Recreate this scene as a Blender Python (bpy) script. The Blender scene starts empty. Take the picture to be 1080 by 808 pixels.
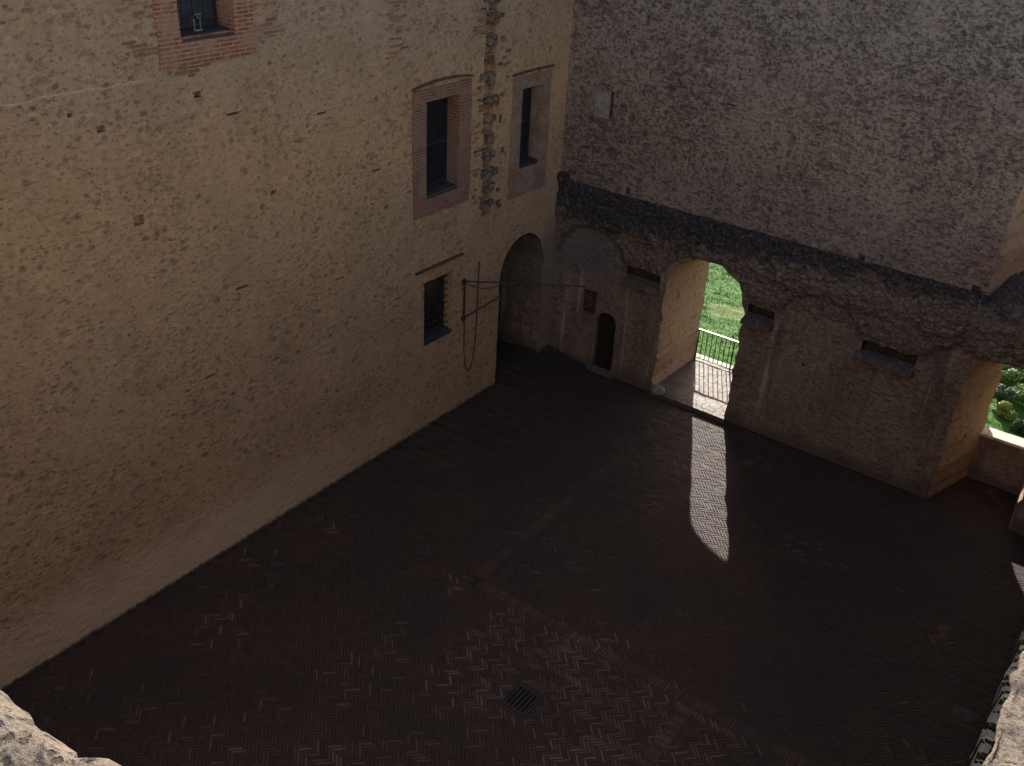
import bpy, bmesh, math, random
from mathutils import Vector, Matrix, noise
random.seed(7)
S = bpy.context.scene
C = bpy.context.scene.collection
R = math.radians
rnd = random.uniform

# ------------------------------------------------------------------ materials
class Mat:
    """small helper that chains shader nodes"""
    def __init__(s, name, rough=.85, spec=.3):
        s.m = bpy.data.materials.new(name); s.m.use_nodes = True
        s.t = s.m.node_tree; s.b = s.t.nodes['Principled BSDF']
        s.b.inputs['Roughness'].default_value = rough
        s.b.inputs['Specular IOR Level'].default_value = spec
        s.pos = s.n('ShaderNodeNewGeometry').outputs['Position']
    def n(s, t, **k):
        o = s.t.nodes.new(t)
        for a, v in k.items(): setattr(o, a, v)
        return o
    def put(s, sock, v):
        if isinstance(v, bpy.types.NodeSocket): s.t.links.new(v, sock)
        else: sock.default_value = v
    def math(s, op, a, b=0., c=0., clamp=False):
        o = s.n('ShaderNodeMath', operation=op, use_clamp=clamp)
        s.put(o.inputs[0], a); s.put(o.inputs[1], b); s.put(o.inputs[2], c)
        return o.outputs[0]
    def scale(s, vec, k, off=(0, 0, 0)):
        o = s.n('ShaderNodeMapping'); s.put(o.inputs['Vector'], vec)
        o.inputs['Scale'].default_value = k; o.inputs['Location'].default_value = off
        return o.outputs[0]
    def noise(s, sc, det=4, rough=.55, k=(1, 1, 1), off=(0, 0, 0), dist=0.):
        o = s.n('ShaderNodeTexNoise'); s.put(o.inputs['Vector'], s.scale(s.pos, k, off))
        o.inputs['Scale'].default_value = sc; o.inputs['Detail'].default_value = det
        o.inputs['Roughness'].default_value = rough; o.inputs['Distortion'].default_value = dist
        return o.outputs['Fac']
    def warp(s, amt, sc):
        o = s.n('ShaderNodeTexNoise'); s.put(o.inputs['Vector'], s.pos)
        o.inputs['Scale'].default_value = sc; o.inputs['Detail'].default_value = 3
        a = s.n('ShaderNodeVectorMath', operation='SUBTRACT'); s.put(a.inputs[0], o.outputs['Color']); a.inputs[1].default_value = (.5, .5, .5)
        b = s.n('ShaderNodeVectorMath', operation='SCALE'); s.put(b.inputs[0], a.outputs[0]); b.inputs['Scale'].default_value = amt
        c = s.n('ShaderNodeVectorMath', operation='ADD'); s.put(c.inputs[0], s.pos); s.put(c.inputs[1], b.outputs[0])
        return c.outputs[0]
    def vor(s, vec, sc, feature='F1', k=(1, 1, 1)):
        o = s.n('ShaderNodeTexVoronoi', feature=feature); s.put(o.inputs['Vector'], s.scale(vec, k))
        o.inputs['Scale'].default_value = sc
        return o
    def ramp(s, f, a, b, va=0., vb=1.):
        o = s.n('ShaderNodeMapRange'); o.interpolation_type = 'SMOOTHSTEP'
        s.put(o.inputs[0], f); o.inputs[1].default_value = a; o.inputs[2].default_value = b
        o.inputs[3].default_value = va; o.inputs[4].default_value = vb
        return o.outputs[0]
    def mix(s, f, a, b, mode='MIX'):
        o = s.n('ShaderNodeMix', data_type='RGBA', blend_type=mode)
        s.put(o.inputs[0], f)
        for i, v in ((6, a), (7, b)):
            if not isinstance(v, bpy.types.NodeSocket) and len(v) == 3: v = (*v, 1)
            s.put(o.inputs[i], v)
        return o.outputs[2]
    def xyz(s):
        o = s.n('ShaderNodeSeparateXYZ'); s.put(o.inputs[0], s.pos); return o.outputs
    def col(s, c):
        if not isinstance(c, bpy.types.NodeSocket) and len(c) == 3: c = (*c, 1)
        s.put(s.b.inputs['Base Color'], c); return s
    def bump(s, h, dist=.02, st=1.):
        o = s.n('ShaderNodeBump'); s.put(o.inputs['Height'], h)
        o.inputs['Distance'].default_value = dist; o.inputs['Strength'].default_value = st
        s.put(s.b.inputs['Normal'], o.outputs[0]); return s
    def attr(s, name):
        return s.n('ShaderNodeAttribute', attribute_name=name).outputs['Fac']

def simple(name, c, rough=.7, spec=.3, metal=0., var=.35, sc=8.):
    m = Mat(name, rough, spec)
    f = m.noise(sc, 5, .6)
    m.col(m.mix(m.ramp(f, .3, .7), tuple(v*(1-var) for v in c), tuple(min(1, v*(1+var)) for v in c)))
    m.b.inputs['Metallic'].default_value = metal
    m.bump(m.noise(sc*4, 4), .006, .6)
    return m.m

def plaster_wall(name, base, high, warm, spot, cover, amt, relief_=.028):
    """rough lime plaster with the rubble of the masonry showing through in uneven blotches"""
    m = Mat(name, .92, .12)
    x, y, z = m.xyz()
    big = m.noise(.35, 5, .6); mid = m.noise(1.6, 6, .65); fine = m.noise(9, 6, .72)
    c = m.mix(m.ramp(big, .32, .68), base, warm)
    zz = m.math('ADD', z, m.math('MULTIPLY', m.math('SUBTRACT', mid, .5), 3.2))
    c = m.mix(m.ramp(zz, 8.6, 11.4), c, high)
    c = m.mix(m.ramp(m.noise(.8, 6, .7, off=(9, 4, 2)), .42, .7, 0, .5), c, tuple(v*.62 for v in base))
    c = m.mix(m.ramp(m.noise(2.4, 7, .72, k=(1, 1, .8), off=(1, 5, 2)), .5, .72, 0, .45), c, tuple(min(1, v*1.32) for v in base))
    c = m.mix(m.ramp(fine, .3, .7, .5, 0), c, tuple(v*.6 for v in base))
    c = m.mix(m.ramp(m.noise(28, 6, .8), .5, .72, 0, .5), c, tuple(v*.45 for v in base))
    c = m.mix(m.ramp(m.noise(45, 3, .7, off=(2, 2, 2)), .62, .72, 0, .5), c, tuple(min(1, v*1.7) for v in base))
    # the separate stones of the wall, faintly different in tone
    cell = m.vor(m.warp(.14, 3), 3.6, k=(1, 1, 1.4)); cs = m.n('ShaderNodeSeparateColor'); m.put(cs.inputs[0], cell.outputs['Color'])
    cell2 = m.vor(m.warp(.07, 6), 7.5, k=(1, 1, 1.5)); cs2 = m.n('ShaderNodeSeparateColor'); m.put(cs2.inputs[0], cell2.outputs['Color'])
    soft = m.ramp(cell.outputs['Distance'], .15, .5, 1, 0); soft2 = m.ramp(cell2.outputs['Distance'], .15, .5, 1, 0)
    c = m.mix(m.math('MULTIPLY', soft, m.ramp(cs.outputs[0], .45, 1, 0, .5)), c, tuple(v*.58 for v in base))
    c = m.mix(m.math('MULTIPLY', soft, m.ramp(cs.outputs[1], .6, 1, 0, .4)), c, tuple(min(1, v*1.25) for v in base))
    c = m.mix(m.math('MULTIPLY', soft2, m.ramp(cs2.outputs[0], .4, 1, 0, .55)), c, tuple(v*.55 for v in base))
    hs = m.math('ADD', m.math('MULTIPLY', fine, .5), m.math('ADD', m.math('MULTIPLY', soft, .35), m.math('MULTIPLY', soft2, .25)))
    patch = m.math('SUBTRACT', m.noise(.6, 5, .65, off=(3, 1, 7)), .5)
    # irregular blotches: thresholded noise, so no two share a shape
    for sc, det, off, a, dk in ((2.7, 3, 0, .75, .9), (4.8, 3, 11, .8, .7), (8.5, 3, 23, .75, .55), (15, 3, 31, .6, .5)):
        n = m.noise(sc, det, .5, k=(1, .85, 1.35), off=(off, off*.7, off*1.3), dist=0)
        th = m.math('SUBTRACT', cover, m.math('MULTIPLY', patch, .25))
        f = m.ramp(m.math('SUBTRACT', m.math('ADD', n, m.math('MULTIPLY', m.math('SUBTRACT', fine, .5), .07)), th), -.015, .05)
        c = m.mix(m.math('MULTIPLY', f, a*amt), c, tuple(v*dk for v in spot))
        hs = m.math('SUBTRACT', hs, m.math('MULTIPLY', f, .4))
    # single stones and slots
    w = m.warp(.08, 6)
    for sc, thr, k, lo, hi in ((3.3, .30, (1, 1, 1.35), .70, .95), (4.2, .10, (.7, .5, 3.2), .85, .95), (5.6, .28, (1, .85, 1.5), .66, .95), (9.5, .28, (1, .85, 1.5), .6, .95)):
        v = m.vor(w, sc, k=k)
        sep = m.n('ShaderNodeSeparateColor'); m.put(sep.inputs[0], v.outputs['Color'])
        pick = m.ramp(m.math('ADD', sep.outputs[0], m.math('MULTIPLY', patch, .8)), lo, hi)
        d = m.ramp(m.math('ADD', v.outputs['Distance'], m.math('MULTIPLY', m.math('SUBTRACT', fine, .5), .45)), thr*.3, thr*1.15, 1, 0)
        f = m.math('MULTIPLY', d, pick, clamp=True)
        c = m.mix(m.math('MULTIPLY', f, .6), c, m.mix(sep.outputs[1], spot, tuple(v*.55 for v in spot)))
        hs = m.math('SUBTRACT', hs, m.math('MULTIPLY', f, .4))
    m.col(c).bump(m.math('ADD', hs, m.math('MULTIPLY', mid, 1.2)), relief_, .9)
    return m, c, mid, fine

m, c, mid, fine = plaster_wall('lime_plaster', (.35, .228, .135), (.295, .215, .158), (.375, .232, .13), (.145, .083, .05), .65, .45, .022)
x, y, z = m.xyz()
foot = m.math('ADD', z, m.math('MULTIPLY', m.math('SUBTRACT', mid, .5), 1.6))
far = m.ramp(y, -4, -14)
c2 = m.mix(m.math('MULTIPLY', m.ramp(foot, 1.9, .6), m.math('MULTIPLY', far, .8)), c, (.47, .335, .225))  # paler foot plaster, lightened further to stand in for bounced light
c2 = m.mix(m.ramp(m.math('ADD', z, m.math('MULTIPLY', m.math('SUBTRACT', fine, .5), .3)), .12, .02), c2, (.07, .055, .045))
edge = m.ramp(m.math('ABSOLUTE', m.math('SUBTRACT', z, m.math('ADD', 10.83, m.math('MULTIPLY', m.math('SUBTRACT', mid, .5), .25)))), .004, .025, 1, 0)
c2 = m.mix(m.math('MULTIPLY', m.math('MULTIPLY', edge, m.ramp(y, -13, -14)), .45), c2, (.42, .36, .29))
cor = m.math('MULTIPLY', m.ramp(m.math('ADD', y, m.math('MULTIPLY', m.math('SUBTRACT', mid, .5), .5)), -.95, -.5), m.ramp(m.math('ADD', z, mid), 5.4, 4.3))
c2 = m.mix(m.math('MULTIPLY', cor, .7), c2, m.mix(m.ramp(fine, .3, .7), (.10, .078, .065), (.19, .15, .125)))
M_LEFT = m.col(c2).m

m, c, mid, fine = plaster_wall('rubble_plaster', (.24, .178, .142), (.235, .192, .17), (.228, .162, .122), (.10, .073, .06), .572, .65, .04)
x, y, z = m.xyz()
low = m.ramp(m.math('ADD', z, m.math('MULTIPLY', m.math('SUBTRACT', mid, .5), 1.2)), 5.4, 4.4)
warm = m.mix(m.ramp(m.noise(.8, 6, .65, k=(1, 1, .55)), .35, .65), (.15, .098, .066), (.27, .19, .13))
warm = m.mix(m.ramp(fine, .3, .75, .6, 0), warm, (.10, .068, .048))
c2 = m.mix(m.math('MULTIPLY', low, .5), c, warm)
streak = m.ramp(m.noise(1.4, 4, .6, k=(2.2, 1, .16)), .56, .72, 0, .7)
c2 = m.mix(m.math('MULTIPLY', streak, low), c2, (.34, .28, .22))
d2 = m.ramp(m.noise(1.1, 5, .65, k=(2.4, 1, .3), off=(7, 0, 3)), .52, .68, 0, .65)
c2 = m.mix(m.math('MULTIPLY', d2, low), c2, (.085, .062, .05))
leftstain = m.math('MULTIPLY', m.ramp(x, 3.4, 1.2), m.ramp(m.math('ADD', z, m.math('MULTIPLY', mid, 1.5)), 3.3, 4.3))
c2 = m.mix(m.math('MULTIPLY', m.math('MULTIPLY', leftstain, low), .55), c2, (.10, .095, .105))
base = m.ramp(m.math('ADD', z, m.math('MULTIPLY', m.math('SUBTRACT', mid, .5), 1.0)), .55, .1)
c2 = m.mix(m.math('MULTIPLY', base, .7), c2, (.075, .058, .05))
for cx, a, zs, h in ((1.35, 1.25, 3.45, 1.28), (8.5, 1.18, 3.55, 1.2), (12.75, 1.6, 3.5, 1.15)):   # dark ring along the broken edges of the old vault arches
    ex = m.math('DIVIDE', m.math('SUBTRACT', x, cx), a); ez = m.math('DIVIDE', m.math('SUBTRACT', z, zs), h)
    e = m.math('ADD', m.math('ADD', m.math('MULTIPLY', ex, ex), m.math('MULTIPLY', ez, ez)), m.math('MULTIPLY', m.math('SUBTRACT', fine, .5), .35))
    rg = m.math('MULTIPLY', m.ramp(m.math('ABSOLUTE', m.math('SUBTRACT', e, .95)), .05, .2, 1, 0), m.ramp(z, zs, zs+.35))
    c2 = m.mix(m.math('MULTIPLY', rg, .65), c2, (.05, .04, .037))
M_FAR = m.col(c2).m

def rubble(name, light, dark, sc=4., mortar=(.12, .10, .085), lichen=None, rough=.9, bumpd=.05):
    m = Mat(name, rough, .2)
    w = m.warp(.12, 4)
    e = m.vor(w, sc, 'DISTANCE_TO_EDGE', (1, 1, 1.25)); f = m.vor(w, sc, k=(1, 1, 1.25))
    sep = m.n('ShaderNodeSeparateColor'); m.put(sep.inputs[0], f.outputs['Color'])
    fine = m.noise(14, 6, .7)
    c = m.mix(sep.outputs[0], dark, light)
    c = m.mix(m.ramp(fine, .3, .7, .6, 0), c, tuple(v*.5 for v in dark))
    j = m.ramp(m.math('ADD', e.outputs['Distance'], m.math('MULTIPLY', m.math('SUBTRACT', fine, .5), .12)), .02, .1)
    c = m.mix(j, mortar, c)
    if lichen:
        x, y, z = m.xyz()
        c = m.mix(m.ramp(m.noise(1.7, 6, .7, off=(2, 8, 3)), .44, .58, 0, .85), c, m.mix(m.ramp(fine, .3, .7), (.10, .07, .052), (.20, .145, .108)))
        n = m.noise(1.3, 6, .65); n2 = m.noise(7, 5, .7)
        h = m.math('ADD', z, m.math('ADD', m.math('MULTIPLY', m.math('SUBTRACT', n, .5), 1.6), m.math('MULTIPLY', m.math('SUBTRACT', n2, .5), 1.5)))
        xx = m.ramp(x, 2., 12., 0, .75)
        lf = m.ramp(m.math('SUBTRACT', h, xx), 4.6, 5.1)
        c = m.mix(m.math('MULTIPLY', lf, .88), c, m.mix(m.ramp(m.noise(11, 5, .75, off=(4, 4, 1)), .54, .66), lichen, (.135, .125, .125)))
    m.col(c).bump(m.math('ADD', m.math('MULTIPLY', j, 1.), m.math('MULTIPLY', fine, .6)), bumpd, .9)
    return m.m
M_LEDGE = rubble('blackened_rubble', (.20, .145, .108), (.14, .10, .076), 5.4, (.11, .08, .06), (.026, .023, .026))
m, c, mid, fine = plaster_wall('jamb_stone', (.32, .222, .15), (.27, .19, .13), (.29, .2, .132), (.11, .07, .045), .66, .8)
M_JAMB = m.m
M_TOOTH = rubble('toothing_stone', (.22, .155, .11), (.15, .105, .075), 3.1, (.08, .057, .043))
M_NWALL = rubble('bounce_rubble', (.66, .49, .32), (.56, .41, .26), 3.0, (.5, .37, .24))  # unseen near wall face, made pale to bounce warm light into the courtyard
M_RWALL = rubble('wall_rubble', (.045, .035, .029), (.026, .021, .018), 3.0, (.02, .017, .014))  # near-black: the shade on the right wall's face is put into its colour

def sunstone(name, sc):
    m = Mat(name, .9, .2)
    n1 = m.noise(4*sc, 6, .7); n2 = m.noise(22*sc, 6, .75); n3 = m.noise(55*sc, 4, .7)
    c = m.mix(m.ramp(n1, .35, .65), (.18, .138, .105), (.25, .20, .15))
    c = m.mix(m.ramp(n2, .50, .60, 0, .95), c, (.06, .05, .043))
    c = m.mix(m.ramp(n3, .56, .7, 0, .8), c, (.37, .32, .255))
    c = m.mix(m.ramp(m.noise(9*sc, 5, .7, off=(5, 2, 1)), .62, .7, 0, .8), c, (.36, .25, .10))
    c = m.mix(m.ramp(m.noise(6*sc, 5, .75, off=(1, 8, 1)), .60, .68, 0, .8), c, (.15, .145, .145))
    v = m.vor(m.warp(.03/sc, 30*sc), 16*sc)
    pit = m.ramp(m.math('ADD', v.outputs['Distance'], m.math('MULTIPLY', m.math('SUBTRACT', n3, .5), .5)), .16, .34, 1, 0)
    pit = m.math('MULTIPLY', pit, m.ramp(n1, .42, .55))
    c = m.mix(m.math('MULTIPLY', pit, .85), c, (.035, .03, .026))
    m.col(c).bump(m.math('SUBTRACT', m.math('ADD', n2, m.math('MULTIPLY', n1, .6)), pit), .045/sc**.5, 1.)
    return m.m
M_COPE = sunstone('parapet_stone', 2.4)
M_RTOP = sunstone('coping_stone', 1.1)

def brickmat(name, c1, c2, mortar, plaster=None, amount=.5):
    m = Mat(name, .88, .2)
    x, y, z = m.xyz()
    cv = m.n('ShaderNodeCombineXYZ'); m.put(cv.inputs[0], m.math('ADD', y, x)); m.put(cv.inputs[1], z)
    b = m.n('ShaderNodeTexBrick'); m.put(b.inputs['Vector'], cv.outputs[0])
    for k, v in (('Scale', 1.), ('Brick Width', .29), ('Row Height', .075), ('Mortar Size', .011), ('Mortar Smooth', .3), ('Bias', 0.)): b.inputs[k].default_value = v
    b.inputs['Color1'].default_value = (*c1, 1); b.inputs['Color2'].default_value = (*c2, 1); b.inputs['Mortar'].default_value = (*mortar, 1)
    n = m.noise(2.2, 6, .65); f = m.noise(12, 6, .7)
    c = m.mix(m.ramp(f, .3, .75, .5, 0), b.outputs['Color'], tuple(v*.5 for v in c1))
    if plaster:
        pf = m.ramp(n, amount-.06, amount+.06, 0, .85)
        c = m.mix(pf, c, m.mix(m.ramp(f, .3, .7), tuple(v*.85 for v in plaster), plaster))
    m.col(c).bump(m.math('ADD', b.outputs['Fac'], m.math('MULTIPLY', f, -.6)), .012, -1.)
    return m.m
M_BRICK = brickmat('old_brick', (.24, .095, .06), (.13, .058, .04), (.36, .25, .19), (.26, .155, .105), .53)
M_BRICK_P = brickmat('plastered_brick', (.175, .083, .056), (.105, .053, .04), (.27, .18, .135), (.19, .113, .079), .51)
M_PLSUR = brickmat('pale_plastered_brick', (.19, .10, .068), (.14, .085, .065), (.22, .155, .12), (.22, .15, .115), .5)

def loosebrick():
    m = Mat('loose_brick', .9, .2)
    a = m.attr('tint'); f = m.noise(14, 5, .7)
    c = m.mix(a, (.15, .085, .06), (.32, .17, .125))
    m.col(m.mix(m.ramp(f, .35, .7, .5, 0), c, (.08, .05, .04))).bump(f, .01, .8)
    return m.m
M_LOOSE = loosebrick()

def floormat():
    m = Mat('herringbone_brick', .72, .14)
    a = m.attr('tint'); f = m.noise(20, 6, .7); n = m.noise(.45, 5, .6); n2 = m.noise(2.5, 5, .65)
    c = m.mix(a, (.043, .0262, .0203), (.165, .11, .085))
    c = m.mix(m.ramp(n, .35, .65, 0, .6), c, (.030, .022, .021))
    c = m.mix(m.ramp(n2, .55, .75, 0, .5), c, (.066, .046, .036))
    c = m.mix(m.ramp(f, .5, .75, 0, .5), c, (.02, .016, .015))
    m.col(c)
    r = m.math('ADD', m.math('MULTIPLY', a, .14), m.ramp(f, .3, .7, .60, .74))
    m.put(m.b.inputs['Roughness'], r)
    m.bump(f, .004, .6)
    return m.m
M_FLOOR = floormat()
def mortarmat():
    m = Mat('dirt_joint', .9, .2)
    f = m.noise(8, 6, .7)
    m.col(m.mix(f, (.016, .012, .011), (.04, .03, .026))).bump(f, .01)
    return m.m
M_JOINT = mortarmat()
def pavemat():
    m = Mat('worn_paving', .66, .2)
    w = m.warp(.08, 4)
    e = m.vor(w, 3.2, 'DISTANCE_TO_EDGE', (1.3, 1, 1)); f = m.noise(9, 6, .7)
    c = m.mix(m.ramp(f, .3, .7), (.05, .038, .03), (.10, .078, .062))
    j = m.ramp(e.outputs['Distance'], .01, .06)
    m.col(m.mix(j, (.06, .048, .038), c)).bump(m.math('ADD', j, f), .012, .8)
    return m.m
M_PAVE = pavemat()
M_POCKET = simple('pocket_stone', (.05, .038, .03), .95, .1, 0, .4, 7)  # darker stone for the inside of the pockets above the corbels
M_DOOR = simple('dark_timber', (.016, .012, .011), .7, .2)
M_IRON = simple('rusty_iron', (.030, .022, .019), .6, .4, .3, .5, 20)
M_RAIL = simple('pale_rail', (.62, .60, .55), .45, .5, .2, .12)
M_BAR = simple('dark_bar', (.022, .022, .02), .5, .4, .3)
M_FRAME = simple('window_frame', (.014, .016, .022), .5, .4)
M_SLATE = simple('slate_sill', (.024, .025, .03), .55, .4)
M_SHADE = simple('drawn_blind', (.022, .024, .034), .6, .3)
M_GREY = simple('grey_metal', (.22, .22, .24), .45, .5, .2)
M_VOID = simple('hole_black', (.01, .009, .009), .95, .1)
M_STONE = simple('grey_stone', (.085, .08, .075), .85, .25, 0, .4, 10)
M_PALE = simple('pale_stone', (.46, .42, .35), .85, .25, 0, .25, 6)
M_LINTEL = simple('hood_stone', (.06, .042, .034), .9, .2, 0, .4, 9)
def glassmat():
    m = Mat('window_glass', .15, .35)
    m.col(m.mix(m.noise(3, 3), (.008, .009, .012), (.016, .018, .023))).bump(m.noise(2.5, 2), .01, .25)
    return m.m
M_GLASS = glassmat()
def lawnmat():
    m = Mat('lawn', .9, .15)
    f = m.noise(3, 6, .7, k=(.5, 1.6, 1)); g = m.noise(22, 5, .7); n = m.noise(.3, 4)
    c = m.mix(m.ramp(f, .35, .65), (.032, .098, .014), (.055, .14, .022))
    c = m.mix(m.ramp(g, .45, .75, 0, .4), c, (.04, .09, .012))
    c = m.mix(m.ramp(n, .5, .7, 0, .35), c, (.05, .115, .02))
    x, y, z = m.xyz()
    dx = m.math('DIVIDE', m.math('SUBTRACT', x, 1.75), 1.05); dy = m.math('DIVIDE', m.math('SUBTRACT', y, 11.15), .95)
    d = m.math('ADD', m.math('MULTIPLY', dx, dx), m.math('MULTIPLY', dy, dy))
    c = m.mix(m.ramp(m.math('ADD', d, m.math('MULTIPLY', m.math('SUBTRACT', g, .5), 1.2)), .5, 1.2, .45, 0), c, (.13, .125, .04))
    m.col(c).bump(m.math('ADD', g, f), .05, .8)
    return m.m
M_LAWN = lawnmat()
def leafmat(name, a, b):
    m = Mat(name, .6, .3)
    t = m.attr('tint')
    m.col(m.mix(t, a, b))
    tr = m.n('ShaderNodeBsdfTranslucent'); m.put(tr.inputs['Color'], m.mix(t, a, b))
    mx = m.n('ShaderNodeMixShader'); mx.inputs[0].default_value = .3
    m.t.links.new(m.b.outputs[0], mx.inputs[1]); m.t.links.new(tr.outputs[0], mx.inputs[2])
    m.t.links.new(mx.outputs[0], m.t.nodes['Material Output'].inputs['Surface'])
    return m.m
M_GRASS = leafmat('grass_blade', (.04, .12, .016), (.065, .16, .024))
M_WOOD = simple('bark', (.10, .075, .05), .9, .2)

# ------------------------------------------------------------------ mesh helpers
def link(name, me, mat=None, parent=None):
    o = bpy.data.objects.new(name, me); C.objects.link(o)
    if mat is not None and me is not None: me.materials.append(mat)
    if parent: o.parent = parent
    return o
def build(name, bm, mat, parent=None, smooth=False):
    bmesh.ops.recalc_face_normals(bm, faces=bm.faces)
    me = bpy.data.meshes.new(name); bm.to_mesh(me); bm.free()
    if smooth:
        for p in me.polygons: p.use_smooth = True
    return link(name, me, mat, parent)
def pydata(name, v, f, mat, parent=None, smooth=False, tint=None):
    me = bpy.data.meshes.new(name); me.from_pydata(v, [], f); me.update()
    if smooth:
        for p in me.polygons: p.use_smooth = True
    if tint is not None:
        a = me.attributes.new('tint', 'FLOAT', 'FACE'); a.data.foreach_set('value', tint)
    return link(name, me, mat, parent)
def box(bm, x0, x1, y0, y1, z0, z1, bev=0., mat=None):
    r = bmesh.ops.create_cube(bm, size=1)
    vs = r['verts']
    for v in vs:
        v.co = Vector(((x0+x1)/2+v.co.x*(x1-x0), (y0+y1)/2+v.co.y*(y1-y0), (z0+z1)/2+v.co.z*(z1-z0)))
        if mat: v.co = mat @ v.co
    if bev:
        es = list({e for v in vs for e in v.link_edges})
        bmesh.ops.bevel(bm, geom=es, offset=bev, segments=2, affect='EDGES')
    return vs
def boxobj(name, b, mat, parent=None, bev=.01):
    bm = bmesh.new(); box(bm, *b, bev); return build(name, bm, mat, parent)
def tube(bm, pts, r, seg=8, cap=True):
    pts = [Vector(p) for p in pts]; rings = []
    rs = r if isinstance(r, (list, tuple)) else [r]*len(pts)
    for i, p in enumerate(pts):
        d = (pts[min(i+1, len(pts)-1)]-pts[max(i-1, 0)]).normalized()
        a = d.orthogonal().normalized() if abs(d.z) > .99 else d.cross(Vector((0, 0, 1))).normalized()
        b = d.cross(a)
        rings.append([bm.verts.new(p+rs[i]*(math.cos(t)*a+math.sin(t)*b)) for t in [2*math.pi*k/seg for k in range(seg)]])
    for A, B in zip(rings, rings[1:]):
        for k in range(seg): bm.faces.new((A[k], A[(k+1) % seg], B[(k+1) % seg], B[k]))
    if cap: bm.faces.new(rings[0][::-1]); bm.faces.new(rings[-1])
def thing(name, label, cat, loc=(0, 0, 0), group=None):
    o = bpy.data.objects.new(name, None); C.objects.link(o); o.location = loc
    o.empty_display_size = .3
    return tag(o, label, cat, group)
def tag(o, label, cat, group=None):
    o['label'] = label; o['category'] = cat
    if group: o['group'] = group
    return o
def kind(o, k='structure', label=None, cat=None):
    o['kind'] = k
    if label: o['label'] = label
    if cat: o['category'] = cat
    return o
def fbm(x, y, z, o=4):
    return noise.fractal(Vector((x, y, z)), 1., 2., o)

def arch_profile(x0, x1, zb, zs, zt, n=22, jit=.0, seed=0):
    """closed outline: left jamb up, arch over, right jamb down"""
    cx, a, h = (x0+x1)/2, (x1-x0)/2, zt-zs
    pts = []
    m = 26
    for i in range(m): pts.append((x0, zb+(zs-zb)*i/m))
    for i in range(n+1):
        t = math.pi*(1-i/n); pts.append((cx+a*math.cos(t), zs+h*math.sin(t)))
    for i in range(m): pts.append((x1, zs-(zs-zb)*(i+1)/m))
    if jit:
        q = []
        for i, (px, pz) in enumerate(pts):
            k = 0 if i in (0, len(pts)-1) else jit
            q.append((px+k*noise.noise(Vector((px*2+seed, pz*3.1, seed)))*1.6+k*rnd(-.5, .5), pz+(k*.7*noise.noise(Vector((px*3, pz*3, seed+9))) if pz > zs else 0)))
        pts = q
    return pts
def loft(rings):
    """closed solid through rings of equal vertex count"""
    bm = bmesh.new(); L = [[bm.verts.new(p) for p in r] for r in rings]
    n = len(L[0])
    for A, B in zip(L, L[1:]):
        for k in range(n): bm.faces.new((A[k], A[(k+1) % n], B[(k+1) % n], B[k]))
    bm.faces.new(L[0][::-1]); bm.faces.new(L[-1])
    bmesh.ops.recalc_face_normals(bm, faces=bm.faces)
    bmesh.ops.triangulate(bm, faces=[f for f in bm.faces if len(f.verts) > 4])
    me = bpy.data.meshes.new('cut'); bm.to_mesh(me); bm.free(); return me
def cutbox(*b):
    bm = bmesh.new(); box(bm, *b); me = bpy.data.meshes.new('cut'); bm.to_mesh(me); bm.free(); return me
def carve(o, cutters):
    tmp = []
    for me in cutters:
        c = bpy.data.objects.new('cut', me); C.objects.link(c); tmp.append(c)
        md = o.modifiers.new('b', 'BOOLEAN'); md.operation = 'DIFFERENCE'; md.solver = 'EXACT'; md.object = c
    dg = bpy.context.evaluated_depsgraph_get()
    me = bpy.data.meshes.new_from_object(o.evaluated_get(dg))
    o.modifiers.clear(); o.data = me
    for c in tmp: bpy.data.objects.remove(c)

HW = 14.5          # height of the two tall walls
T = 2.9            # thickness of the far wall

# ------------------------------------------------------------------ LEFT WALL (plane x = 0)
LW = thing('courtyard_wall', 'tall beige plastered wall on the left with brick framed windows', 'wall', (0, -12, 0))
LW.location = (0, 0, 0)
bm = bmesh.new(); box(bm, -1.9, 0, -26, T, -.3, HW)
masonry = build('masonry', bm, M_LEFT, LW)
WIN = [  # y0, y1, z0, z1, depth
    (-12.75, -11.54, 11.44, 13.9, .5), (-6.13, -4.89, 6.86, 9.19, .4), (-2.2, -1.27, 6.75, 8.87, .38), (-6.17, -5.01, 2.73, 4.5, .33)]
cuts = [cutbox(-d, .3, y0, y1, z0, z1) for y0, y1, z0, z1, d in WIN]
# arched passage beside the corner
pr = arch_profile(-2.83, -.60, -.25, 3.42, 4.6, 24, .03, 3)
cuts.append(loft([[(.3, a, b) for a, b in pr], [(-1.62, a, b) for a, b in pr]]))
# pockets of the broken toothing
zt = 5.7
pock = []
while zt < 13.2:
    h = rnd(.16, .26)
    pock.append((zt, zt+h)); zt += rnd(.44, .56)
for a, b in pock:
    cuts.append(cutbox(-rnd(.16, .26), .3, -3.86+rnd(-.05, .05), -3.42+rnd(-.06, .06), a, b))
# small holes left by beams and scaffolding
for (yy, zz, w, h) in ((-15.1, 10.45, .1, .07), (-14.62, 10.1, .16, .12), (-12.6, 10.35, .16, .12), (-11.9, 9.9, .3, .05), (-9.6, 9.5, .26, .05),
                       (-14.2, 8.3, .22, .2), (-11.0, 8.1, .16, .1), (-8.0, 7.9, .3, .05), (-12.1, 6.3, .3, .07), (-9.3, 5.6, .28, .05), (-7.6, 6.9, .12, .1), (-13.1, 4.6, .24, .07), (-10.6, 4.2, .1, .08), (-7.3, 4.4, .22, .05)):
    cuts.append(cutbox(-.14, .3, yy, yy+w, zz, zz+h))
carve(masonry, cuts)
masonry.data.materials.append(M_FAR)
for p in masonry.data.polygons:
    if p.center.x < -.02 and -3 < p.center.y < -.2 and p.center.z < 4.8: p.material_index = 1

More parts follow.
